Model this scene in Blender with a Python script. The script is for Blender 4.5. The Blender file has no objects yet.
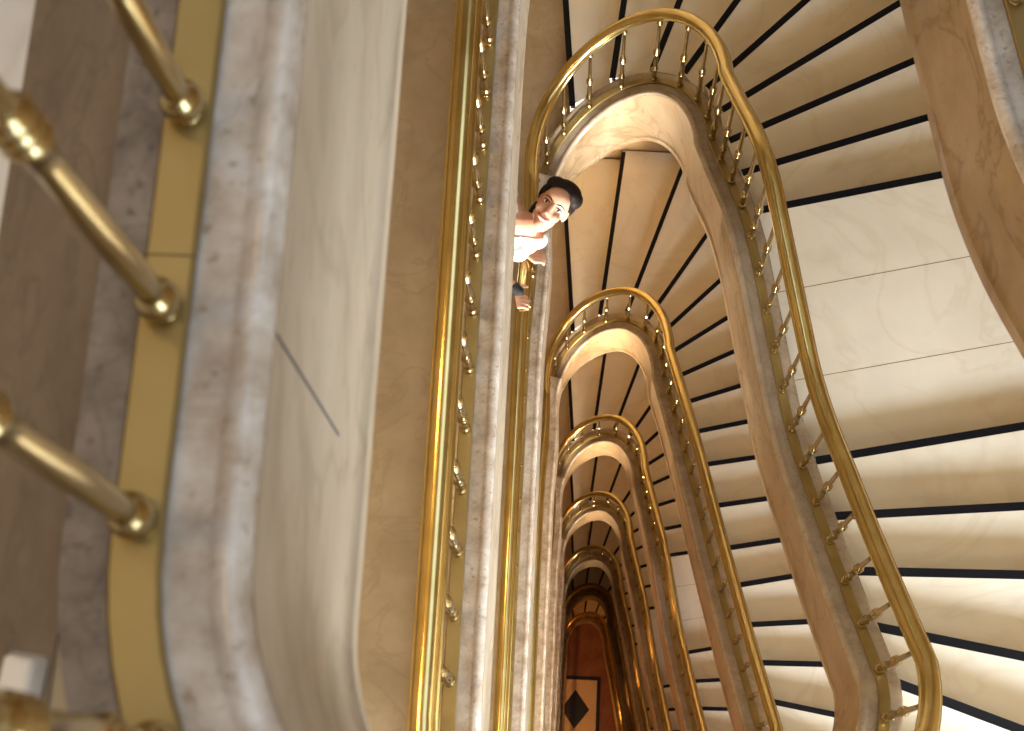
import bpy, bmesh, math, random
from mathutils import Vector, Matrix, noise
from mathutils.bvhtree import BVHTree
random.seed(4)
SC = bpy.context.scene
COL = SC.collection
V = Vector

# ------------------------------------------------------------------ materials
def new_mat(name):
    m = bpy.data.materials.new(name); m.use_nodes = True
    nt = m.node_tree; b = nt.nodes['Principled BSDF']
    return m, nt, b

def plain(name, col, rough=.5, metal=0.0, spec=None):
    m, nt, b = new_mat(name)
    b.inputs['Base Color'].default_value = (*col, 1); b.inputs['Roughness'].default_value = rough
    b.inputs['Metallic'].default_value = metal
    if spec is not None: b.inputs['Specular IOR Level'].default_value = spec
    return m

def marble(name, ca, cb, vein, scale=2.0, rough=.35, vein_w=.5, speck=0.0, bump=0.0, stretch=(1, 1, 1)):
    """two clouded tones, thin veins, small specks"""
    m, nt, b = new_mat(name); N = nt.nodes; L = nt.links
    tc = N.new('ShaderNodeTexCoord'); mp = N.new('ShaderNodeMapping'); mp.inputs['Scale'].default_value = stretch
    L.new(tc.outputs['Object'], mp.inputs['Vector'])
    n1 = N.new('ShaderNodeTexNoise'); n1.inputs['Scale'].default_value = scale; n1.inputs['Detail'].default_value = 8; n1.inputs['Roughness'].default_value = .62
    L.new(mp.outputs[0], n1.inputs['Vector'])
    r1 = N.new('ShaderNodeValToRGB'); r1.color_ramp.elements[0].position = .34; r1.color_ramp.elements[1].position = .66
    r1.color_ramp.elements[0].color = (*ca, 1); r1.color_ramp.elements[1].color = (*cb, 1)
    L.new(n1.outputs['Fac'], r1.inputs['Fac'])
    n2 = N.new('ShaderNodeTexNoise'); n2.inputs['Scale'].default_value = scale * .8; n2.inputs['Detail'].default_value = 5; n2.inputs['Distortion'].default_value = 1.6
    L.new(mp.outputs[0], n2.inputs['Vector'])
    r2 = N.new('ShaderNodeValToRGB'); e = r2.color_ramp.elements
    e[0].position = .47; e[0].color = (0, 0, 0, 1); e[1].position = .53; e[1].color = (0, 0, 0, 1)
    x = r2.color_ramp.elements.new(.5); x.color = (vein_w, vein_w, vein_w, 1)
    L.new(n2.outputs['Fac'], r2.inputs['Fac'])
    mx = N.new('ShaderNodeMixRGB'); L.new(r2.outputs[0], mx.inputs['Fac']); L.new(r1.outputs[0], mx.inputs['Color1']); mx.inputs['Color2'].default_value = (*vein, 1)
    out = mx.outputs[0]
    if speck:
        n3 = N.new('ShaderNodeTexNoise'); n3.inputs['Scale'].default_value = 60; n3.inputs['Detail'].default_value = 3
        L.new(mp.outputs[0], n3.inputs['Vector'])
        r3 = N.new('ShaderNodeValToRGB'); r3.color_ramp.elements[0].position = .6; r3.color_ramp.elements[1].position = .72
        r3.color_ramp.elements[0].color = (0, 0, 0, 1); r3.color_ramp.elements[1].color = (speck, speck, speck, 1)
        L.new(n3.outputs['Fac'], r3.inputs['Fac'])
        m2 = N.new('ShaderNodeMixRGB'); L.new(r3.outputs[0], m2.inputs['Fac']); L.new(out, m2.inputs['Color1']); m2.inputs['Color2'].default_value = (*vein, 1)
        out = m2.outputs[0]
    L.new(out, b.inputs['Base Color']); b.inputs['Roughness'].default_value = rough
    return m

def brass(name, ca, cb, rough, scale=9, metal=1.0):
    m, nt, b = new_mat(name); N = nt.nodes; L = nt.links
    tc = N.new('ShaderNodeTexCoord'); n1 = N.new('ShaderNodeTexNoise'); n1.inputs['Scale'].default_value = scale; n1.inputs['Detail'].default_value = 6
    L.new(tc.outputs['Object'], n1.inputs['Vector'])
    r1 = N.new('ShaderNodeValToRGB'); r1.color_ramp.elements[0].position = .35; r1.color_ramp.elements[1].position = .65
    r1.color_ramp.elements[0].color = (*ca, 1); r1.color_ramp.elements[1].color = (*cb, 1)
    L.new(n1.outputs['Fac'], r1.inputs['Fac']); L.new(r1.outputs[0], b.inputs['Base Color'])
    mr = N.new('ShaderNodeMapRange'); mr.inputs['To Min'].default_value = rough * .75; mr.inputs['To Max'].default_value = rough * 1.3
    L.new(n1.outputs['Fac'], mr.inputs['Value']); L.new(mr.outputs[0], b.inputs['Roughness'])
    b.inputs['Metallic'].default_value = metal
    return m

M = {}
M['brass'] = brass('polished brass', (.62, .49, .20), (.74, .61, .29), .185)
M['brass_bar'] = brass('worn brass bar', (.25, .178, .062), (.32, .23, .085), .4, metal=.55)
M['knob'] = brass('brass baluster', (.48, .37, .18), (.60, .475, .25), .18)
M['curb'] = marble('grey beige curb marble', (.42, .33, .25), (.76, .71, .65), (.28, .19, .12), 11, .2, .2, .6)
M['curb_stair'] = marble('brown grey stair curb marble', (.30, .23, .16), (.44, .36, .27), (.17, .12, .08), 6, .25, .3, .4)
M['fascia'] = marble('veined tan string marble', (.28, .185, .10), (.41, .30, .185), (.17, .10, .05), 3.2, .3, .55, .3)
M['tread'] = marble('cream tread marble', (.70, .64, .53), (.78, .73, .63), (.56, .44, .29), 1.7, .24, .2)
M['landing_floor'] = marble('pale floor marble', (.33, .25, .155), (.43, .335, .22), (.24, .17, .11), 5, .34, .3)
M['pale_floor'] = marble('pale floor marble', (.66, .60, .53), (.76, .70, .63), (.50, .42, .34), 2.2, .28, .3)
M['fascia_landing'] = marble('pale beige landing edge marble', (.45, .365, .265), (.60, .505, .385), (.30, .22, .14), 4, .32, .35, .4, stretch=(1, .35, 1))
M['border'] = marble('brown floor border marble', (.15, .095, .05), (.22, .145, .08), (.10, .06, .03), 6, .5, .4, .3, stretch=(3, 1, 1))
M['worn'] = marble('worn brown grey stone', (.13, .095, .065), (.30, .235, .18), (.08, .055, .04), 14, .55, .35, .7)
M['nosing'] = plain('black nosing strip', (.004, .004, .007), .5, spec=.15)
M['joint'] = plain('dark joint', (.10, .085, .08), .8)
M['plaster'] = marble('cream plaster wall', (.45, .31, .16), (.49, .345, .18), (.38, .26, .13), 1.2, .7, .15)
M['white_frame'] = plain('white painted frame', (.8, .78, .74), .4)
M['tile'] = marble('pale ground tile', (.78, .66, .52), (.85, .74, .61), (.6, .45, .32), 2, .25, .3)
M['black_tile'] = plain('black ground tile', (.008, .008, .014), .3)
M['ground'] = marble('red brown ground marble', (.24, .10, .05), (.34, .16, .08), (.14, .06, .03), 3, .3, .4)
M['skin'] = plain('skin', (.56, .31, .21), .5)
M['hair'] = plain('dark brown hair', (.012, .007, .005), .6, spec=.2)
M['white_cloth'] = plain('white top cloth', (.86, .85, .84), .8)
M['dark_cloth'] = plain('black cloth', (.015, .015, .018), .8)
M['grey_cloth'] = plain('grey cloth', (.42, .41, .42), .85)
M['lip'] = plain('lip', (.36, .065, .06), .4)
M['tooth'] = plain('tooth', (.9, .88, .84), .3)
M['eye_white'] = plain('eye white', (.75, .72, .70), .3)
M['eye_dark'] = plain('dark iris', (.02, .012, .008), .2)
g, nt, b = new_mat('window glass'); b.inputs['Transmission Weight'].default_value = 1; b.inputs['Roughness'].default_value = 0.02; b.inputs['IOR'].default_value = 1.45
M['glass'] = g

# ------------------------------------------------------------------ object helpers
def link(name, bm, mat, parent=None, smooth=True, angle=35):
    me = bpy.data.meshes.new(name)
    bmesh.ops.recalc_face_normals(bm, faces=bm.faces)
    bm.to_mesh(me); bm.free()
    if smooth:
        for p in me.polygons: p.use_smooth = True
        me.set_sharp_from_angle(angle=math.radians(angle))
    me.materials.append(mat)
    o = bpy.data.objects.new(name, me); COL.objects.link(o)
    if parent: attach(o, parent)
    return o

def attach(o, parent):
    o.parent = parent
    o.matrix_parent_inverse = Matrix.Translation(world_loc(parent)).inverted()

def world_loc(o):
    # every parent here is only translated (Empties) or sits at the origin (meshes)
    if o.parent is None: return V(o.location)
    return V((0, 0, 0)) if o.type == 'MESH' else V(o.location)

def empty(name, loc, label, cat, group=None):
    o = bpy.data.objects.new(name, None); COL.objects.link(o); o.location = loc
    o.empty_display_size = .1
    o['label'] = label; o['category'] = cat
    if group: o['group'] = group
    return o

def tag(o, label=None, cat=None, group=None, kind=None):
    if label: o['label'] = label
    if cat: o['category'] = cat
    if group: o['group'] = group
    if kind: o['kind'] = kind
    return o

def add_box(bm, a, c):
    vs = [bm.verts.new((x, y, z)) for x in (a[0], c[0]) for y in (a[1], c[1]) for z in (a[2], c[2])]
    for f in ((0, 1, 3, 2), (4, 6, 7, 5), (0, 4, 5, 1), (2, 3, 7, 6), (0, 2, 6, 4), (1, 5, 7, 3)):
        bm.faces.new([vs[i] for i in f])

def add_prism(bm, poly, z0, z1):
    lo = [bm.verts.new((p[0], p[1], z0)) for p in poly]; hi = [bm.verts.new((p[0], p[1], z1)) for p in poly]
    n = len(poly)
    bm.faces.new(lo[::-1]); bm.faces.new(hi)
    for i in range(n): bm.faces.new((lo[i], lo[(i + 1) % n], hi[(i + 1) % n], hi[i]))

def add_lathe(bm, prof, seg=12, origin=(0, 0, 0)):
    ox, oy, oz = origin
    rings = []
    for r, z in prof:
        rings.append([bm.verts.new((ox + r * math.cos(2 * math.pi * i / seg), oy + r * math.sin(2 * math.pi * i / seg), oz + z)) for i in range(seg)])
    for a, c in zip(rings[:-1], rings[1:]):
        for i in range(seg): bm.faces.new((a[i], a[(i + 1) % seg], c[(i + 1) % seg], c[i]))
    bm.faces.new(rings[0][::-1]); bm.faces.new(rings[-1])

def add_sweep(bm, pts, nrm, prof, tilt=False, drop=None):
    """closed profile (o toward the well, h up) swept along 3-D points"""
    rings = []
    n = len(pts)
    for i in range(n):
        p = pts[i]; N = nrm[i]; B = V((0, 0, 1))
        if tilt:
            t = (pts[min(i + 1, n - 1)] - pts[max(i - 1, 0)]).normalized()
            B = N.cross(t)
            if B.z < 0: B = -B
        dz = drop[i] if drop else 0
        rings.append([bm.verts.new(p + N * o + B * (h + (dz if h < -.5 else 0))) for o, h in prof])
    m = len(prof)
    for a, c in zip(rings[:-1], rings[1:]):
        for i in range(m): bm.faces.new((a[i], a[(i + 1) % m], c[(i + 1) % m], c[i]))
    bm.faces.new(rings[0]); bm.faces.new(rings[-1][::-1])

# ------------------------------------------------------------------ plan of the well
A1, A2, YC, BF, YN, DX, PW = .4867, .4392, 3.2374, .6973, .5168, .5227, 2.1546
YNL, YBOT, AL = .2, -.22, .45
AR = A1 + A2 + DX - AL
def interp(x, xs, ys):
    if x <= xs[0]: return ys[0]
    if x >= xs[-1]: return ys[-1]
    for i in range(len(xs) - 1):
        if x <= xs[i + 1]:
            return ys[i] + (ys[i + 1] - ys[i]) * (x - xs[i]) / (xs[i + 1] - xs[i])

def plan():
    pts = []
    W = A1 + A2; e = 2 / PW
    for i in range(30):
        y = YNL + (YC - YNL) * i / 30
        pts.append((.022 * math.exp(-((y - 3.0) / .33) ** 2), y))         # the straight side eases into the far turn
    for i in range(49):
        t = math.pi * (1 - i / 48); c, s = math.cos(t), math.sin(t)
        y = YC + BF * abs(s) ** e
        pts.append((A1 + (A1 if c < 0 else A2) * math.copysign(abs(c) ** e, c) + (.022 * math.exp(-((y - 3.0) / .33) ** 2) if c < 0 else 0), y))
    for i in range(1, 24): f = i / 24; pts.append((W + DX * f, YC + (YN - YC) * f))
    A = (W + DX) / 2
    for i in range(41):                       # near end: a long quarter on the right, a tight one on the left
        t = math.pi * i / 40; c, s = math.cos(t), math.sin(t)
        pts.append((2 * A - AR + AR * c, YN - (YN - YBOT) * s) if i <= 20 else (AL + AL * c, YNL - (YNL - YBOT) * s))
    return pts
PL = [V((x, y)) for x, y in plan()]
UU = [-(YC - YNL)]
for a, c in zip(PL[:-1], PL[1:]): UU.append(UU[-1] + (c - a).length)
U0, U1 = UU[0], UU[-1]
def P(u): return V((interp(u, UU, [p.x for p in PL]), interp(u, UU, [p.y for p in PL])))
def NRM(u):
    h = .04
    a = P(max(U0, u - h)); c = P(min(U1, u + h))
    if u < 0 - .05 or u > U1 - .02: return V((1, 0))
    t = (c - a).normalized()
    return V((t.y, -t.x))

# heights of the string line over one flight
UE = U1 - .6
UK = [.585, .82, 1.03, 1.24, 1.46, 1.68, 1.94, 2.21, 2.47, 2.77, 3.09, 3.41, 3.69, 3.965, 4.23, 4.45, 4.66] + [4.66 + (UE + .03 - 4.66) * i / 7 for i in range(1, 8)]
UN = [.675, .885, 1.075, 1.245, 1.43, 1.635, 1.885, 2.14, 2.41, 2.695, 3.03, 3.36, 3.64, 3.915, 4.17, 4.41, 4.63] + [4.63 + (UE - 4.63) * i / 7 for i in range(1, 8)]
AN = [95.5, 84, 71.7, 58, 45.7, 35, 27, 19.8, 13.8, 10.8, 10.5, 11.2, 12, 5.5, 1.2, -9, -18.3, -30, -43, -56, -68, -79, -89, -97]
SU = [0, .6, 1.2, 1.8, 2.4, 3.5, 4.6, 6]; SL = [0, -.158, -.052, -.013, .055, .047, .052, 0]
def knots(skip, R):
    ks = [i for i in range(24) if i not in skip]
    X = [.3]; Z = [0.]
    for n, i in enumerate(ks):
        k = n + 1; X.append(UK[i]); Z.append(R * k - .05)
        if skip and i == skip[0] - 1:
            Z[-1] = R * k; X.append(UK[skip[-1] + 1] - .12); Z.append(R * k)
    X.append(UE + .35); Z.append(R * len(ks))
    return X, Z
def string_z(u, K, R):
    s = 0
    for j in range(9):
        w = u + (j - 4) * .05
        s += interp(w, *K) + interp(w, SU, SL)
    return s / 9 if u > 0 else 0.0

# storeys: level 0 is the floor the camera leans from
SKIPS = {1: (9, 10, 11, 12), 2: (9, 10, 11), 3: (), 4: (10, 11), 5: (10, 11), 6: (10, 11), 7: (10, 11), 8: (10, 11)}
HEIGHT = {1: 3.1, 2: 3.6666, 3: 4.168, 4: 3.875, 5: 3.795, 6: 3.964, 7: 3.9, 8: 3.9}
ZL = [0.0]
for k in range(1, 9): ZL.append(ZL[-1] - HEIGHT[k])
XL, XR, YF, YB = -2.0, 2.95, 5.5, -1.55        # inner faces of the shaft walls
HR = .7146

def outer(p, ang):
    d = V((math.cos(math.radians(ang)), math.sin(math.radians(ang))))
    best = 9
    if d.x > 1e-6: best = min(best, (XR - .012 - p.x) / d.x)
    if d.x < -1e-6: best = min(best, (XL - p.x) / d.x)
    if d.y > 1e-6: best = min(best, (YF - .012 - p.y) / d.y)
    if d.y < -1e-6: best = min(best, (YB + .012 - p.y) / d.y)
    return p + d * best, d

def corner_between(a, c):
    out = []
    for cx, cy in ((XR - .012, YF - .012), (XR - .012, YB + .012)):
        on = lambda q: (abs(q.x - cx) < 1e-4, abs(q.y - cy) < 1e-4)
        A, C = on(a), on(c)
        if (A[0] and C[1] and not C[0]) or (A[1] and C[0] and not C[1]): out.append(V((cx, cy)))
    return out

# ------------------------------------------------------------------ profiles
CURB = [(-.07, -.16), (-.07, -.03), (-.0692, -.022), (-.0665, -.0135), (-.061, -.007), (-.054, -.004), (-.047, -.003), (.056, -.003), (.061, .001), (.068, .006), (.078, .007), (.086, .003), (.091, -.006), (.092, -.018), (.085, -.026), (.080, -.03), (.080, -.16)]
FASCIA = [(.0805, -.03), (.084, -.03), (.087, -.036), (.087, -.525), (.092, -.540), (.097, -.548), (.097, -.592), (.093, -.6), (-.06, -.6), (-.06, -.162), (.0805, -.162)]
STRIP = [(-.063, -.0045), (-.063, -.0024), (-.0215, -.0024), (-.0215, -.0045)]
BAR = [(-.021, -.0025), (-.021, .006), (-.0185, .0085), (.0185, .0085), (.021, .006), (.021, -.0025)]
RAILP = []
for i in range(28):
    t = 2 * math.pi * i / 28; c, s = math.cos(t), math.sin(t)
    RAILP.append((.031 * math.copysign(abs(c) ** .8, c), .012 + .022 * math.copysign(abs(s) ** .9, s)))
# crowned grip with a bead and a fillet on each side
RAILP = [(-.018, -.026), (-.024, -.024), (-.026, -.016), (-.034, -.014), (-.0375, -.008), (-.036, -.001), (-.031, .002), (-.0295, .008), (-.026, .017), (-.019, .0235), (-.010, .027), (0, .028),
         (.010, .027), (.019, .0235), (.026, .017), (.0295, .008), (.031, .002), (.036, -.001), (.0375, -.008), (.034, -.014), (.026, -.016), (.024, -.024), (.018, -.026)]

RAILP = [(o * .98, h) for o, h in RAILP]

def span(ua, ub, du=.06):
    us = sorted(set([u for u in UU if ua < u < ub] + [ua, ub]))
    out = [us[0]]
    for u in us[1:]:
        n = max(1, int(math.ceil((u - out[-1]) / du)))
        s = out[-1]
        for i in range(1, n + 1): out.append(s + (u - s) * i / n)
    return out

def line3(ua, ub, zfun, dz=0.0, du=.06):
    us = span(ua, ub, du)
    pts = []; nr = []
    for u in us:
        p = P(u); n = NRM(u); pts.append(V((p.x, p.y, zfun(u) + dz))); nr.append(V((n.x, n.y, 0)))
    return pts, nr

# baluster, drawn once and shared
def baluster_mesh(seg, low=True):
    bm = bmesh.new()
    h = HR - .022
    pr = [(.0135, .006), (.0145, .009), (.0135, .012)]
    for i in range(1, 10):                       # round foot ball
        t = math.pi * (i / 10) - math.pi / 2; pr.append((max(.0105, .0195 * math.cos(t)), .029 + .0195 * math.sin(t)))
    pr += [(.0115, .054), (.0125, .10)]
    if low: pr += [(.0118, .128), (.0165, .134), (.0185, .142), (.0165, .150), (.0118, .156)]
    pr += [(.0125, .20), (.0112, .298)]
    up = 0 if low else .03
    for z in (.308 + up, .323 + up, .338 + up): pr += [(.0125, z - .0072), (.0168, z - .0035), (.0182, z), (.0168, z + .0035), (.0125, z + .0072)]
    pr += [(.0100, .385), (.0094, .48), (.0088, .615)]
    for z in (.626, .640): pr += [(.0105, z - .006), (.0145, z - .003), (.0155, z), (.0145, z + .003), (.0105, z + .006)]
    pr += [(.0085, .650), (.0085, h)]
    add_lathe(bm, pr, seg)
    return bm
BAL = {}

def shared_baluster(seg):
    if seg not in BAL:
        bm = baluster_mesh(seg, seg != 16); me = bpy.data.meshes.new('baluster'); bmesh.ops.recalc_face_normals(bm, faces=bm.faces); bm.to_mesh(me); bm.free()
        for p in me.polygons: p.use_smooth = True
        me.materials.append(M['knob']); BAL[seg] = me
    return BAL[seg]

def balustrade(k, zfun, ua, ub, us, label, seg):
    t = empty('balustrade', (0, YNL, ZL[k]), label, 'balustrade', 'brass balustrades of the stairwell')
    bm = bmesh.new(); pts, nr = line3(ua, ub, zfun, HR); add_sweep(bm, pts, nr, RAILP, True); link('handrail', bm, M['brass'], t, angle=28)
    bm = bmesh.new(); pts, nr = line3(ua, ub, zfun); add_sweep(bm, pts, nr, BAR); tag(link('base_bar', bm, M['brass_bar'], t), 'flat dull brass base bar')
    shared_baluster(seg)
    for u in us:
        p = P(u)
        o = bpy.data.objects.new('baluster', BAL[seg]); COL.objects.link(o)
        o.parent = t; o.location = V((p.x, p.y, zfun(u))) - t.location
    return t

RAIL_LABELS = {
 0: 'brass balustrade nearest the camera, thick balusters crossing the brown floor border',
 1: 'brass balustrade with a wide rail running down the picture between tan floor and grey curb',
 2: 'brass balustrade the woman leans over, sweeping round the largest arch and wide steps',
 3: 'brass balustrade forming the second arch, just below the woman and inside the largest one',
 4: 'brass balustrade forming the third arch, orange toned, inside the second arch',
 5: 'brass balustrade forming the fourth arch of the nested stairwell rails',
 6: 'brass balustrade forming the fifth arch, small and deep down the well',
 7: 'dim brass balustrade round the dark innermost arch above the ground floor',
 8: 'lowest brass balustrade standing on the ground floor beside the black diamond tile'}
FLIGHT_LABELS = {
 1: 'topmost stair flight, seen as the tan veined string at the upper right corner',
 2: 'widest cream marble stair flight with white half landing and black nosings at right',
 3: 'cream marble stair flight without a landing, between the largest and second rail arch',
 4: 'stair flight between the second and third rail arch, pale landing part way along',
 5: 'narrow looking stair flight between the third and fourth rail arch',
 6: 'deep stair flight between the fourth and fifth rail arch',
 7: 'shadowed stair flight inside the fifth rail arch',
 8: 'bottom stair flight rising from the dark red ground floor'}

def stair(k):
    skip = SKIPS[k]; ks = [i for i in range(24) if i not in skip]; n = len(ks); R = HEIGHT[k] / n; zb = ZL[k]
    K = knots(skip, R)
    zf = lambda u: zb + string_z(u, K, R)
    # balustrade from the landing's near end right round to the landing above
    us = []
    u = .365
    while u - .181 > U0 + .02: u -= .181
    while u < U1 - .06: us.append(u); u += .1825
    if k == 1: us = [v for v in us if v < 3] + [U1 - .17 - .181 * i for i in range(60) if U1 - .17 - .181 * i > 3.05][::-1]
    balustrade(k, zf, U0, U1, us, RAIL_LABELS[k], 14 if k < 3 else (8 if k < 5 else 6))
    t = empty('stair_flight', (1.2, 2, zb - .05), FLIGHT_LABELS[k], 'stairs', 'marble stair flights')
    pts, nr = line3(.3, U1, zf)
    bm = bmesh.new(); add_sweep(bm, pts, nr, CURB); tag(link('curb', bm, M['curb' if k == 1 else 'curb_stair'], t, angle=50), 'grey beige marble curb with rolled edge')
    us = span(.3, U1, .06); top = 0 if k == 1 else .27
    cut = sum(1 for u in us if u < U1 - 1.1) if k == 1 else 0
    wide = lambda u: (.17 if k == 1 else .11) * max(0, min(1, (u - 1.55) / .7)) * max(0, min(1, (U1 - .5 - u) / .7))
    drop = [wide(u) + max(.27 * (1 - (u - .3) / .5), top * (1 - (U1 - u) / .6), 0) for u in us]
    bm = bmesh.new(); add_sweep(bm, pts[:cut + 1] if cut else pts, nr[:cut + 1] if cut else nr, FASCIA, drop=drop[:cut + 1] if cut else drop); tag(link('string_face', bm, M['fascia'], t, angle=30), 'veined tan marble string face')
    if cut:
        bm = bmesh.new(); add_sweep(bm, pts[cut:], nr[cut:], FASCIA, drop=drop[cut:]); tag(link('string_face', bm, M['fascia_landing'], t, angle=30), 'pale beige curved string face')
        bm = bmesh.new(); add_sweep(bm, pts[cut:], nr[cut:], STRIP); tag(link('curb_strip', bm, M['worn'], t), 'worn brown grey strip along the curb')
    fr = []
    for i in ks:
        p = P(UN[i]); nn = NRM(UN[i]); a = math.radians(AN[i]); d = V((math.cos(a), math.sin(a)))
        q = p - nn * .066
        o, d = outer(q, AN[i]); fr.append((q, o, d))
    for j in range(n):
        z = zb - .05 + R * (j + 1)
        q, o, d = fr[j]
        front = V((d.y, -d.x))                     # toward the higher steps: clockwise
        strip_parent = t
        if j < n - 1:
            q2, o2, d2 = fr[j + 1]; back = V((d2.y, -d2.x))
            big = bool(skip) and ks[j] == skip[0] - 1
            ua, ub = UN[ks[j]], UN[ks[j + 1]]
            inner = [P(ua + (ub - ua) * w) - NRM(ua + (ub - ua) * w) * .066 for w in (.25, .5, .75)]
            ov = .05
            poly = [q] + inner + [q2, q2 + back * ov, o2 + back * ov] + corner_between(o, o2)[::-1] + [o]
            # clip the overlap to the walls
            poly = [V((min(max(p.x, XL), XR - .012), min(max(p.y, YB + .012), YF - .012))) for p in poly]
            cl = []
            for p in poly:
                if not cl or (p - cl[-1]).length > 1e-4: cl.append(p)
            bm = bmesh.new(); add_prism(bm, cl, z - R + .0005, z)
            st = link('half_landing' if big else 'step', bm, M['tread'], t, smooth=False)
            if big: st['label'] = 'wide half landing slab'
            strip_parent = st
            if big and k in (2, 4):
                bm = bmesh.new()
                for w in (.34, .68):
                    a = q.lerp(q2, w); c = o.lerp(o2, w); dd = (c - a).normalized(); s = V((-dd.y, dd.x)) * .0016
                    add_prism(bm, [a + dd * .02 - s, c - dd * .01 - s, c - dd * .01 + s, a + dd * .02 + s], z, z + .0006)
                tag(link('joint', bm, M['border'], st, smooth=False), 'thin slab joints')
        w = .031; e = .002
        a0, b0 = q + d * e, o - d * .012
        bm = bmesh.new()
        add_prism(bm, [a0 - front * .004, b0 - front * .004, b0 + front * w, a0 + front * w], z - .03, z + .002)
        link('nosing_strip', bm, M['nosing'], strip_parent, smooth=False)
    return fr, n

def landing(k, fr_up=None, fr_arrive=None):
    """left-hand corridor floor of a level. fr_up: flight starting here, fr_arrive: flight arriving here"""
    z = ZL[k] - .05
    inner = []
    if fr_arrive:
        q, o, d = fr_arrive[-1]
        pts = [V((XL, YB)), o]
        us = [UN[23] + (U1 - UN[23]) * i / 8 for i in range(9)]
        pts += [P(u) - NRM(u) * .066 for u in us]
    else:
        pts = [V((XL, YB)), V((-.066, YB)), V((-.066, YNL))]
    if fr_up:
        us = [UN[0] * i / 8 for i in range(9)]
        pts += [P(u) - NRM(u) * .066 for u in us]
        q, o, d = fr_up[0]; back = V((d.y, -d.x)) * .05
        pts += [q + back, V((min(o.x + back.x, XR), YF)), V((XL, YF))]
    else:
        pts += [V((-.066, YC)), V((-.066, YF)), V((XL, YF))]
    cl = []
    for p in pts:
        if not cl or (p - cl[-1]).length > 1e-4: cl.append(p)
    bm = bmesh.new(); add_prism(bm, cl, z - .2, z - (.0 if k != 8 else 0))
    o = link('floor', bm, M['landing_floor'], None, smooth=False); tag(o, kind='structure', label='tan marble landing floor of the level %s' % ('nearest the camera' if k == 0 else 'below'), cat='floor')
    # brown border band along the curb
    if k == 0:
      bm = bmesh.new(); add_box(bm, (-.174, YB + .01, z + .0004), (-.0715, YF - .01, z + .003))
      tag(link('trim_%d' % (30 + k), bm, M['border'], None, smooth=False), kind='structure', label='brown marble floor border beside the curb', cat='floor border')
    if k == 0:
        bm = bmesh.new(); add_box(bm, (-1.2, YB + .01, z + .0004), (-.174, YF - .01, z + .003))
        tag(link('trim_45', bm, M['pale_floor'], None, smooth=False), kind='structure', label='pale marble floor field beside the brown border', cat='floor field')
    # curb and edge of the landing
    if k == 0:
        pts = [V((0, YNL + (YF - YNL) * i / 30, 0)) for i in range(31)]; nr = [V((1, 0, 0))] * 31
    else:
        pts, nr = line3(U0, .3, lambda u: ZL[k])
    if k == 0:
        bm = bmesh.new(); add_sweep(bm, pts, nr, STRIP); tag(link('trim_46', bm, M['worn'], None), kind='structure', label='worn brown grey strip beside the brass base bar', cat='curb strip')
    bm = bmesh.new(); add_sweep(bm, pts, nr, CURB)
    tag(link('trim_%d' % (2 * k + 1), bm, M['curb'], None, angle=50), kind='structure', label='grey beige marble curb of a landing', cat='curb')
    bm = bmesh.new(); add_sweep(bm, pts, nr, FASCIA, drop=[.27 if k else 0] * len(pts))
    tag(link('trim_%d' % (2 * k + 2), bm, M['fascia_landing'], None, angle=30), kind='structure', label='tan marble edge face of a landing', cat='landing edge')

frs = {}
for k in range(1, 9): frs[k] = stair(k)[0]
for k in range(0, 9): landing(k, frs.get(k), frs.get(k + 1))
# level 0 balustrade: straight along the landing to the far wall
def top_balustrade():
    t = empty('balustrade', (0, YNL, 0), RAIL_LABELS[0], 'balustrade', 'brass balustrades of the stairwell')
    ys = [YNL + (YF - YNL) * i / 20 for i in range(21)]
    nr = [V((1, 0, 0))] * 21
    bm = bmesh.new(); add_sweep(bm, [V((0, y, HR)) for y in ys], nr, RAILP, True); link('handrail', bm, M['brass'], t, angle=28)
    for a, c in ((YNL, .45 - .012), (.4395, YF)):      # the bar is two lengths, butted between two balusters
        bm = bmesh.new(); add_sweep(bm, [V((0, a, 0)), V((0, c, 0))], nr[:2], BAR); tag(link('base_bar', bm, M['brass_bar'], t), 'flat dull brass base bar')
    y = .573 - .181 * 2
    while y < YF - .1:
        o = bpy.data.objects.new('baluster', shared_baluster(16)); COL.objects.link(o); o.parent = t; o.location = V((0, y, 0)) - t.location
        y += .181
    return t
top_balustrade()

# ------------------------------------------------------------------ shaft: walls, windows, ceiling, ground floor
ZT, ZG = 3.0, ZL[8] - .05
def struct(name, bm, mat, label, cat):
    o = link(name, bm, mat, None, smooth=False); return tag(o, label, cat, kind='structure')
T = .25
bm = bmesh.new(); add_box(bm, (XL - T, YB - T, ZG - .3), (XL, YF + T, ZT)); struct('wall_left', bm, M['plaster'], 'cream plaster shaft wall behind the landings', 'wall')
bm = bmesh.new(); add_box(bm, (XR, YB - T, ZG - .3), (XR + T, YF + T, ZT)); struct('wall_right', bm, M['plaster'], 'cream plaster shaft wall along the stair flights', 'wall')
bm = bmesh.new(); add_box(bm, (XL, YF, ZG - .3), (XR, YF + T, ZT)); struct('wall_far', bm, M['plaster'], 'cream plaster shaft wall beyond the stair turns', 'wall')
WX0, WX1 = .9, 2.75
wins = [(ZL[k] - .1, ZL[k] + 1.45) for k in range(0, 7)]
bm = bmesh.new(); zc = ZG - .3
for z0, z1 in sorted(wins):
    add_box(bm, (XL, YB - T, zc), (XR, YB, z0)); add_box(bm, (XL, YB - T, z0), (-.3, YB, z1)); add_box(bm, (.85, YB - T, z0), (WX0, YB, z1)); add_box(bm, (-.3, YB - T, z0 + 1.1), (.85, YB, z1)); add_box(bm, (WX1, YB - T, z0), (XR, YB, z1)); zc = z1
add_box(bm, (XL, YB - T, zc), (XR, YB, ZT)); struct('wall_near', bm, M['plaster'], 'cream plaster shaft wall with the stair windows', 'wall')
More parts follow.
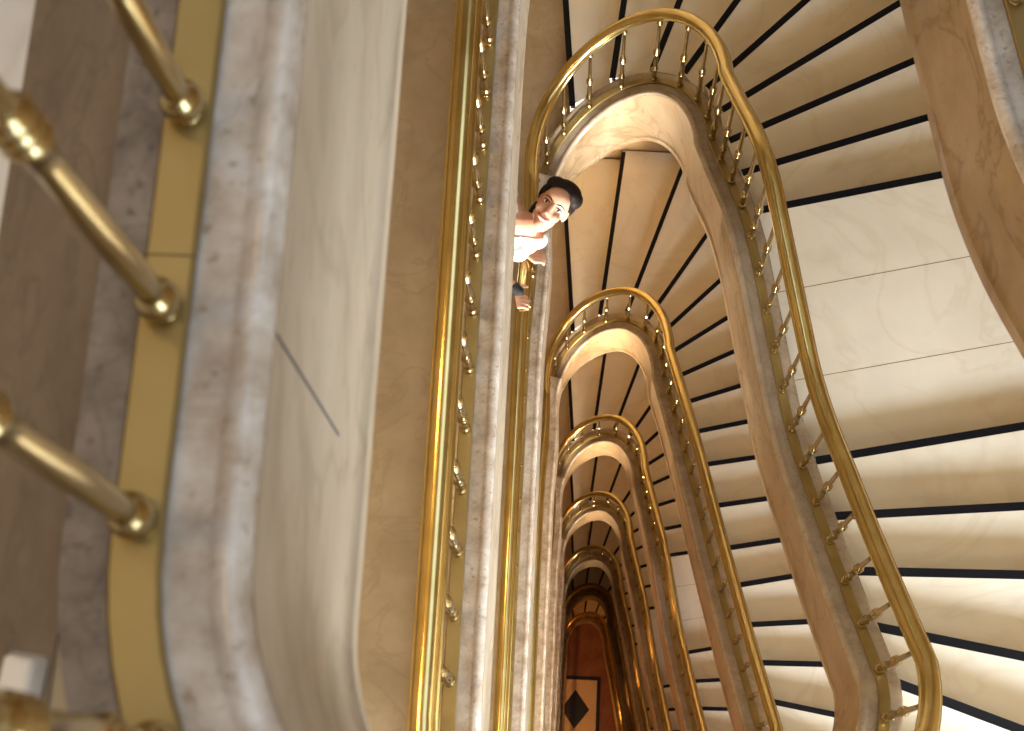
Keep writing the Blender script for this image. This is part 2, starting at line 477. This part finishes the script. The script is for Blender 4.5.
for n, (z0, z1) in enumerate(wins):
    bm = bmesh.new(); f = .05; y0, y1 = YB - .2, YB - .14
    add_box(bm, (WX0, y0, z0), (WX1, y1, z0 + f)); add_box(bm, (WX0, y0, z1 - f), (WX1, y1, z1))
    nx = 3
    for i in range(nx + 1):
        x = WX0 + (WX1 - WX0 - f) * i / nx; add_box(bm, (x, y0, z0 + f), (x + f, y1, z1 - f))
    add_box(bm, (-.3, y0, z0), (.85, y1, z0 + f)); add_box(bm, (-.3, y0, z0 + 1.1 - f), (.85, y1, z0 + 1.1)); add_box(bm, (-.3, y0, z0 + f), (-.3 + f, y1, z0 + 1.1 - f)); add_box(bm, (.85 - f, y0, z0 + f), (.85, y1, z0 + 1.1 - f))
    w = struct('window_%d' % (n + 1), bm, M['white_frame'], 'white framed stair window of level %d' % n, 'window')
    bm = bmesh.new(); add_box(bm, (WX0 + f, YB - .175, z0 + f), (WX1 - f, YB - .168, z1 - f)); link('pane', bm, M['glass'], w, smooth=False)
bm = bmesh.new(); SX0, SX1, SY0, SY1 = -.9, 2.4, -.8, 4.8
add_box(bm, (XL - T, YB - T, ZT), (SX0, YF + T, ZT + .3)); add_box(bm, (SX1, YB - T, ZT), (XR + T, YF + T, ZT + .3))
add_box(bm, (SX0, YB - T, ZT), (SX1, SY0, ZT + .3)); add_box(bm, (SX0, SY1, ZT), (SX1, YF + T, ZT + .3))
struct('ceiling', bm, M['plaster'], 'ceiling with a skylight over the well', 'ceiling')

# ground floor inside the well: red brown marble, a black frame, pale tiles with a black diamond
bm = bmesh.new(); add_box(bm, (-.066, YB, ZG - .2), (XR, YF, ZG - .001)); struct('floor', bm, M['ground'], 'dark red brown marble ground floor at the bottom of the well', 'floor')
GX0, GX1, GY0, GY1 = .02, .74, .2, 2.70
bm = bmesh.new(); add_box(bm, (GX0, GY0, ZG), (GX1, GY1, ZG + .004)); struct('floor', bm, M['tile'], 'pale tiled floor panel with black diamond at the bottom', 'floor')
bm = bmesh.new()
for a, c in (((GX0, GY1), (GX1 + .075, GY1 + .075)), ((GX1, GY0), (GX1 + .075, GY1))): add_box(bm, (a[0], a[1], ZG), (c[0], c[1], ZG + .006))
struct('trim_60', bm, M['black_tile'], 'black border line round the pale floor panel', 'floor border')
for y in (2.1, 1.1):
    c = V((.30, y)); r = .40
    bm = bmesh.new(); add_prism(bm, [c + V((r * .75, 0)), c + V((0, r)), c + V((-r * .68, 0)), c + V((0, -r))], ZG + .0045, ZG + .006)
    tag(link('floor', bm, M['black_tile'], None, smooth=False), 'black diamond tile set in the pale floor panel', 'floor tile', kind='structure')
# joint line on the nearest landing edge face
bm = bmesh.new(); add_box(bm, (.086, .385, -.40), (.0876, .389, -.03)); tag(link('trim_61', bm, M['joint'], None, smooth=False), kind='structure', label='dark stone joint on the nearest landing edge', cat='joint')


# small pale block lying on the floor border
bm = bmesh.new()
z = -.05 + .003
lo = [(-.112, .070), (-.078, .066), (-.074, .104), (-.108, .108)]; hi = [(-.108, .074), (-.084, .071), (-.081, .098), (-.105, .102)]
a = [bm.verts.new((x, y, z)) for x, y in lo]; c = [bm.verts.new((x, y, z + .022)) for x, y in hi]
bm.faces.new(a[::-1]); bm.faces.new(c)
for i in range(4): bm.faces.new((a[i], a[(i + 1) % 4], c[(i + 1) % 4], c[i]))
bmesh.ops.bevel(bm, geom=list(bm.edges), offset=.002, segments=2, affect='EDGES')
tag(link('stone_block', bm, M['pale_floor'], None, angle=50), 'small pale stone block lying on the brown floor border beside the curb', 'block')

# ------------------------------------------------------------------ the woman at the second rail down
CAMP = V((.35977, 0, 1.18829)); CROT = Matrix.Rotation(.180078, 3, 'Z') @ Matrix.Rotation(.294339, 3, 'X') @ Matrix.Rotation(-.136352, 3, 'Z')
def at(px, py, z):
    """point of the place seen at (px, py) of the photograph at height z"""
    d = CROT @ V(((px - 512) / 1499.243, -(py - 365.5) / 1499.243, -1)); return CAMP + d * ((z - CAMP.z) / d.z)
Z2 = ZL[2]
def add_capsule(bm, a, c, ra, rc, seg=14):
    a, c = V(a), V(c); ax = (c - a); ln = ax.length; q = ax.to_track_quat('Z', 'Y').to_matrix()
    prof = []
    for i in range(6): t = -math.pi / 2 + i * math.pi / 10; prof.append((max(1e-4, ra * math.cos(t)), ra * math.sin(t)))
    for i in range(6): t = i * math.pi / 10; prof.append((max(1e-4, rc * math.cos(t)), ln + rc * math.sin(t)))
    rings = [[bm.verts.new(a + q @ V((r * math.cos(2 * math.pi * j / seg), r * math.sin(2 * math.pi * j / seg), z))) for j in range(seg)] for r, z in prof]
    for u, w in zip(rings[:-1], rings[1:]):
        for j in range(seg): bm.faces.new((u[j], u[(j + 1) % seg], w[(j + 1) % seg], w[j]))
    bm.faces.new(rings[0][::-1]); bm.faces.new(rings[-1])
def add_chain(bm, pts, rad):
    for i in range(len(pts) - 1): add_capsule(bm, pts[i], pts[i + 1], rad[i], rad[i + 1])
def add_ball(bm, c, ax, r, seg=20):
    """ellipsoid with axis matrix ax (columns) and radii r"""
    mt = Matrix.Translation(V(c)) @ ax.to_4x4() @ Matrix.Diagonal((*r, 1))
    bmesh.ops.create_uvsphere(bm, u_segments=seg, v_segments=seg * 2 // 3, radius=1, matrix=mt)
def fuse(name, bm, mat, parent, vox, smooth=4, keep=None):
    me = bpy.data.meshes.new('tmp'); bm.to_mesh(me); bm.free()
    o = bpy.data.objects.new('tmp', me); COL.objects.link(o)
    r = o.modifiers.new('r', 'REMESH'); r.mode = 'VOXEL'; r.voxel_size = vox; r.use_smooth_shade = True
    if smooth: q = o.modifiers.new('s', 'SMOOTH'); q.factor = .5; q.iterations = smooth
    dg = bpy.context.evaluated_depsgraph_get(); dg.update()
    nm = bpy.data.meshes.new_from_object(o.evaluated_get(dg)); bpy.data.objects.remove(o)
    b2 = bmesh.new(); b2.from_mesh(nm); bpy.data.meshes.remove(nm)
    if keep:
        bmesh.ops.delete(b2, geom=[v for v in b2.verts if not keep(v.co)], context='VERTS')
    me2 = bpy.data.meshes.new(name); b2.to_mesh(me2)
    tree = BVHTree.FromBMesh(b2); b2.free()
    for p in me2.polygons: p.use_smooth = True
    me2.materials.append(mat)
    ob = bpy.data.objects.new(name, me2); COL.objects.link(ob)
    if parent: attach(ob, parent)
    return ob, tree
def cols(x, y, z): return Matrix((x, y, z)).transposed()

def woman():
    S = 1.15
    cr, cu = CROT.col[0], CROT.col[1]
    H = at(553.2, 206.5, Z2 + 1.16)
    F = ((CAMP - H).normalized() + cr * -.10 + cu * -.02).normalized()
    U = (cr * .63 + cu * .77); U = (U - F * U.dot(F)).normalized()
    L = U.cross(F).normalized()                                    # her left
    hm = cols(L, U, F)
    hp = lambda l, u, f: H + (L * l + U * u + F * f) * S
    root = empty('person', (at(500, 210, Z2 - .05).x - .16, H.y - .02, Z2 - .05),
        'smiling dark haired woman in a white top leaning over a brass rail, looking up', 'person')
    # joints
    neck = at(527, 222, Z2 + 1.05); chest = at(514, 243, Z2 + .96)
    shL = at(537, 238, Z2 + .97); shR = at(506, 193, Z2 + 1.07)
    pelvis = V((chest.x - .40, chest.y + .16, Z2 + .80))
    spine = (neck - pelvis).normalized(); sh = (shL - shR).normalized()
    dep = sh.cross(spine).normalized()
    if dep.dot(CAMP - chest) < 0: dep = -dep
    sh = spine.cross(dep); sh = sh if sh.dot(shL - shR) > 0 else -sh
    tm = cols(sh, spine, dep)
    mid = pelvis.lerp(neck, .5); up = pelvis.lerp(neck, .76)
    hipax = V((.25, -.97, 0)); kneeo = V((.05, -.06, 0))
    # hands: left one wraps the rail in front of her chest, right one lies on the rail further down
    rail_top = Z2 + HR + .028
    hL = at(535, 257, rail_top + .012); hR = at(518.5, 302, rail_top + .012)
    elL = V((-.16, hL.y + .03, Z2 + .82)); elR = V((-.20, hR.y + .20, Z2 + .84))
    bm = bmesh.new()
    # head
    add_ball(bm, hp(0, .030, -.014), hm, (.073 * S, .086 * S, .094 * S))
    add_ball(bm, hp(0, -.030, .018), hm, (.054 * S, .078 * S, .066 * S))
    add_ball(bm, hp(0, -.088, .052), hm, (.026 * S, .024 * S, .026 * S))
    add_ball(bm, hp(0, .045, .050), hm, (.056 * S, .040 * S, .036 * S))
    for s in (-1, 1):
        add_ball(bm, hp(s * .034, -.028, .056), hm, (.026 * S, .024 * S, .025 * S))
        add_ball(bm, hp(s * .034, -.056, .030), hm, (.020 * S, .030 * S, .030 * S))
        add_ball(bm, hp(s * .067, -.004, -.022), hm, (.010 * S, .028 * S, .016 * S))
        add_ball(bm, hp(s * .010, -.034, .088), hm, (.008 * S, .007 * S, .009 * S))
    add_capsule(bm, hp(0, .012, .080), hp(0, -.030, .098), .008 * S, .0125 * S)
    add_capsule(bm, hp(-.016, -.058, .078), hp(.016, -.058, .078), .012 * S, .012 * S)
    # neck and trunk
    add_chain(bm, [hp(0, -.03, -.035), hp(0, -.085, -.03), neck, neck.lerp(up, .4)], [.052, .050, .055, .075])
    add_ball(bm, up, tm, (.150, .105, .095)); add_ball(bm, pelvis.lerp(neck, .60), tm, (.140, .13, .098))
    add_ball(bm, mid, tm, (.120, .13, .085)); add_ball(bm, pelvis.lerp(neck, .22), tm, (.140, .13, .095)); add_ball(bm, pelvis, tm, (.165, .12, .11))
    for s in (-1, 1): add_ball(bm, pelvis.lerp(neck, .64) + sh * s * .065 + dep * .07, tm, (.058, .060, .050))
    add_capsule(bm, shR, up, .052, .07); add_capsule(bm, shL, up, .052, .07)
    add_capsule(bm, shR, neck.lerp(up, .25), .045, .05); add_capsule(bm, shL, neck.lerp(up, .25), .045, .05)
    busts = [at(518.5, 252, Z2 + .93), at(528, 244, Z2 + .94), at(514, 246, Z2 + .93)]
    for p in busts: add_ball(bm, p, tm, (.045, .045, .045))
    # arms
    wL = hL + V((-.062, .012, .018)); wR = at(516.3, 289.5, rail_top + .03)
    add_chain(bm, [shL, elL, wL], [.046, .036, .025]); add_chain(bm, [shR, elR, wR], [.046, .036, .025])
    # hands: palm across the top of the rail, fingers over the far side, thumb along the near side
    def hand(w, h, along, side):
        """along: direction of the knuckle row, fingers run toward +x and over the rail"""
        kn = h + V((.004, 0, .006))
        for i in range(4):
            o = along * ((i - 1.5) * .0195)
            ln = (.90, 1.0, .96, .78)[i] if side > 0 else (.78, .96, 1.0, .90)[i]
            b0 = kn + o + V((.000, 0, .004)); b1 = b0 + V((.030 * ln, 0, -.004)); b2 = b1 + V((.018 * ln, 0, -.020 * ln)); b3 = b2 + V((-.003, 0, -.020 * ln))
            add_chain(bm, [w.lerp(kn + o, .25), kn + o], [.013, .0125]); add_chain(bm, [kn + o, b0, b1, b2, b3], [.0115, .0098, .0088, .0082, .0074])
        t0 = w.lerp(kn, .35) + along * side * .026 + V((0, 0, -.006)); t1 = t0 + along * side * .020 + V((.020, 0, -.006)); t2 = t1 + V((.026, 0, -.008))
        add_chain(bm, [w, t0, t1, t2], [.016, .013, .0105, .009])
    hand(wL, hL, V((0, 1, 0)), 1); hand(wR, hR, V((0, 1, 0)), 1)
    # legs
    for s in (-1, 1):
        hip = pelvis + hipax * s * -.085 - V((0, 0, .03)); knee = V((hip.x - .01, hip.y - .02, Z2 + .40)); ank = V((hip.x - .04, hip.y + .03, Z2 + .045))
        add_chain(bm, [hip, knee, ank], [.082, .055, .038]); add_capsule(bm, ank - V((0, 0, .03)), ank + V((.02, -.13, -.045)), .038, .030)
    body, tree = fuse('body', bm, M['skin'], root, .0052, 5)
    # face
    def onface(l, u, lift=0.0):
        o = hp(l, u, .3); hit = tree.ray_cast(o, -F)
        p = hit[0] if hit[0] is not None else hp(l, u, .08)
        return p + F * lift
    for s in (-1, 1):
        bm = bmesh.new(); add_ball(bm, onface(s * .0315, .004, -.003), hm, (.0135 * S, .0068 * S, .006 * S), 14); ey = link('eye', bm, M['eye_white'], body)
        bm = bmesh.new(); add_ball(bm, onface(s * .0315, .0045, .0012), hm, (.0062 * S, .0062 * S, .0035 * S), 12); tag(link('iris', bm, M['eye_dark'], body), 'dark iris')
        bm = bmesh.new(); add_chain(bm, [onface(s * .0165, .008, .0012), onface(s * .026, .0128, .0012), onface(s * .036, .0130, .0010), onface(s * .047, .0075, .0005)], [.0016, .0024, .0026, .0018]); link('eyelashes', bm, M['hair'], body)
        bm = bmesh.new(); add_chain(bm, [onface(s * .014, .0225, .0005), onface(s * .028, .0285, .0005), onface(s * .042, .0275, .0), onface(s * .053, .0200, 0)], [.0028, .0036, .0030, .0015]); link('eyebrow', bm, M['hair'], body)
    mo = [(-.028, -.050), (-.016, -.0555), (0, -.0570), (.016, -.0555), (.028, -.050)]
    bm = bmesh.new(); add_chain(bm, [onface(l, u, .0005) for l, u in mo], [.0022, .0036, .0038, .0036, .0022])
    lo = [(-.028, -.050), (-.018, -.070), (0, -.0765), (.018, -.070), (.028, -.050)]
    add_chain(bm, [onface(l, u, .0005) for l, u in lo], [.0022, .0040, .0046, .0040, .0022]); link('lips', bm, M['lip'], body)
    bm = bmesh.new(); add_ball(bm, onface(0, -.0645, .0030), hm, (.0185 * S, .0066 * S, .0040 * S), 14); tag(link('teeth', bm, M['tooth'], body), 'white teeth in a smile')
    # hair: swept back from the forehead, tied low behind
    bm = bmesh.new()
    add_ball(bm, hp(0, .038, -.020), hm, (.083 * S, .094 * S, .100 * S)); add_ball(bm, hp(.012, .100, .005), hm, (.058 * S, .034 * S, .050 * S))
    add_ball(bm, hp(.030, .085, .020), hm, (.046 * S, .034 * S, .040 * S)); add_ball(bm, hp(-.034, .078, .006), hm, (.055 * S, .042 * S, .050 * S)); add_ball(bm, hp(-.060, .030, -.015), hm, (.030 * S, .050 * S, .040 * S))
    add_ball(bm, hp(0, .0, -.115), hm, (.044 * S, .048 * S, .042 * S)); add_ball(bm, hp(-.045, -.055, -.060), hm, (.034 * S, .060 * S, .040 * S)); add_ball(bm, hp(-.03, -.10, -.075), hm, (.030 * S, .040 * S, .030 * S)); add_ball(bm, hp(.055, .075, .0), hm, (.036 * S, .040 * S, .050 * S))
    def keep(c):
        d = c - H; u = d.dot(U) / S; f = d.dot(F) / S; l = d.dot(L) / S
        if u > .02: return f < .012 + .70 * (u - .02) + .022 * (abs(l) / .07) ** 2
        return f < (-.006 if l < 0 else -.018)
    hair, _ = fuse('hair', bm, M['hair'], body, .005, 3, keep)
    so = hair.modifiers.new('thick', 'SOLIDIFY'); so.thickness = .006; so.offset = -1
    # clothes
    bm = bmesh.new(); g = 1.09
    add_ball(bm, up, tm, (.150 * g, .108 * g, .098 * g)); add_ball(bm, pelvis.lerp(neck, .60), tm, (.140 * g, .13 * g, .100 * g)); add_ball(bm, mid, tm, (.120 * g, .13 * g, .090 * g))
    add_ball(bm, pelvis.lerp(neck, .22), tm, (.140 * g, .13 * g, .100 * g))
    for s in (-1, 1): add_ball(bm, pelvis.lerp(neck, .64) + sh * s * .065 + dep * .07, tm, (.064, .066, .057))
    add_capsule(bm, shR, up, .060, .08); add_capsule(bm, shL, up, .058, .08)
    for p in busts: add_ball(bm, p, tm, (.052, .052, .052))
    nl = (neck - pelvis).length
    def ktop(c):
        d = c - pelvis; a = d.dot(spine); w = abs((c - neck).dot(sh)); fr = d.dot(dep)
        lim = nl * (.885 if fr > -.02 else .95)
        return a < lim + max(0, w - .045) * 3 and a > .02
    top, _ = fuse('top', bm, M['white_cloth'], body, .007, 5, ktop); top['label'] = 'white sleeveless top'
    so = top.modifiers.new('thick', 'SOLIDIFY'); so.thickness = .004; so.offset = -1
    bm = bmesh.new(); add_ball(bm, pelvis, tm, (.182, .135, .125)); add_ball(bm, pelvis.lerp(neck, .14), tm, (.165, .09, .115))
    for s in (-1, 1):
        hip = pelvis + hipax * s * -.085 - V((0, 0, .03)); knee = V((hip.x - .01, hip.y - .02, Z2 + .40)); ank = V((hip.x - .04, hip.y + .03, Z2 + .07))
        add_chain(bm, [hip, knee, ank], [.093, .068, .056])
    tr, _ = fuse('trousers', bm, M['dark_cloth'], body, .009, 4); tr['label'] = 'black trousers'
    # black strap round the wrist of the lower hand
    bm = bmesh.new(); d = (wR - elR).normalized(); add_capsule(bm, wR - d * .012, wR + d * .016, .031, .030); tag(link('wristband', bm, M['dark_cloth'], body), 'black band at the wrist')
    bm = bmesh.new()
    add_chain(bm, [shR + sh * -.012, shR.lerp(elR, .38)], [.060, .056]); slv, _ = fuse('sleeve', bm, M['grey_cloth'], body, .006, 3); slv['label'] = 'grey wrap over the shoulder'
    return root
woman()
# ------------------------------------------------------------------ light
def area(name, loc, rot, sx, sy, power, col, spread=180):
    l = bpy.data.lights.new(name, 'AREA'); l.shape = 'RECTANGLE'; l.size = sx; l.size_y = sy; l.energy = power; l.color = col; l.spread = math.radians(spread)
    o = bpy.data.objects.new(name, l); COL.objects.link(o); o.location = loc; o.rotation_euler = rot; return o
DAY = (.80, .91, 1.0); TUNG = (1, .67, .22)
WPOW = [55, 300, 260, 140, 45, 16, 4]
for n, (z0, z1) in enumerate(wins):
    area('window_and_fill_light', ((WX0 + WX1) / 2, YB - .12, (z0 + z1) / 2), (math.radians(90), 0, 0), WX1 - WX0 - .1, z1 - z0 - .1, WPOW[n], DAY)
WELL_FILL = [0, 0, 66, 105, 85, 55, 14]  # narrow warm beams added through the well to brighten the far string faces
for n, (z0, z1) in enumerate(wins):
    if WELL_FILL[n]: area('window_and_fill_light', (.3, YB - .12, ZL[n] + .45), (math.radians(90), 0, 0), 1.0, .9, WELL_FILL[n], (1, .93, .82) if n < 3 else (1, .80, .55), 38)
area('skylight', ((SX0 + SX1) / 2, (SY0 + SY1) / 2, ZT + .1), (0, 0, 0), SX1 - SX0, SY1 - SY0, 75, (.78, .90, 1))
def lamp(loc, power, col, r=.12):
    l = bpy.data.lights.new('landing_lamp', 'POINT'); l.energy = power; l.color = col; l.shadow_soft_size = r
    o = bpy.data.objects.new('landing_lamp', l); COL.objects.link(o); o.location = loc
LPOW = [16, 24, 24, 28, 30, 30, 24, 7, 60]
for k in range(0, 9):
    zt = (ZL[k - 1] if k else 3.0) - .6
    c = TUNG if k < 3 else ((1, .54, .19) if k == 3 else (1, .45, .12))
    for y in (.3, 1.5): lamp((-.95, y, zt), LPOW[k], c)
w = bpy.data.worlds.new('World'); SC.world = w; w.use_nodes = True
w.node_tree.nodes['Background'].inputs['Color'].default_value = (.75, .85, 1, 1); w.node_tree.nodes['Background'].inputs['Strength'].default_value = .6

# ------------------------------------------------------------------ camera
def rotm(t, h, r):
    return Matrix.Rotation(h, 3, 'Z') @ Matrix.Rotation(t, 3, 'X') @ Matrix.Rotation(r, 3, 'Z')
cam = bpy.data.cameras.new('camera'); co = bpy.data.objects.new('camera', cam); COL.objects.link(co)
CAMPOS = V((.35977, 0, 1.18829)); CR = rotm(.294339, .180078, -.136352)
co.matrix_world = Matrix.Translation(CAMPOS) @ CR.to_4x4()
cam.sensor_fit = 'HORIZONTAL'; cam.sensor_width = 36; cam.lens = 1499.243 / 1024 * 36
cam.clip_start = .02; cam.clip_end = 100
cam.dof.use_dof = True; cam.dof.focus_distance = 6.9; cam.dof.aperture_fstop = 8
SC.camera = co
SC.view_settings.view_transform = 'Standard'; SC.view_settings.look = 'None'; SC.view_settings.gamma = 1; SC.view_settings.use_curve_mapping = False
SC.view_settings.exposure = 0
SC.cycles.max_bounces = 10; SC.cycles.diffuse_bounces = 5; SC.cycles.glossy_bounces = 5
SC.cycles.use_denoising = True
SC.cycles.sample_clamp_indirect = 6
SC.cycles.caustics_reflective = False; SC.cycles.caustics_refractive = False
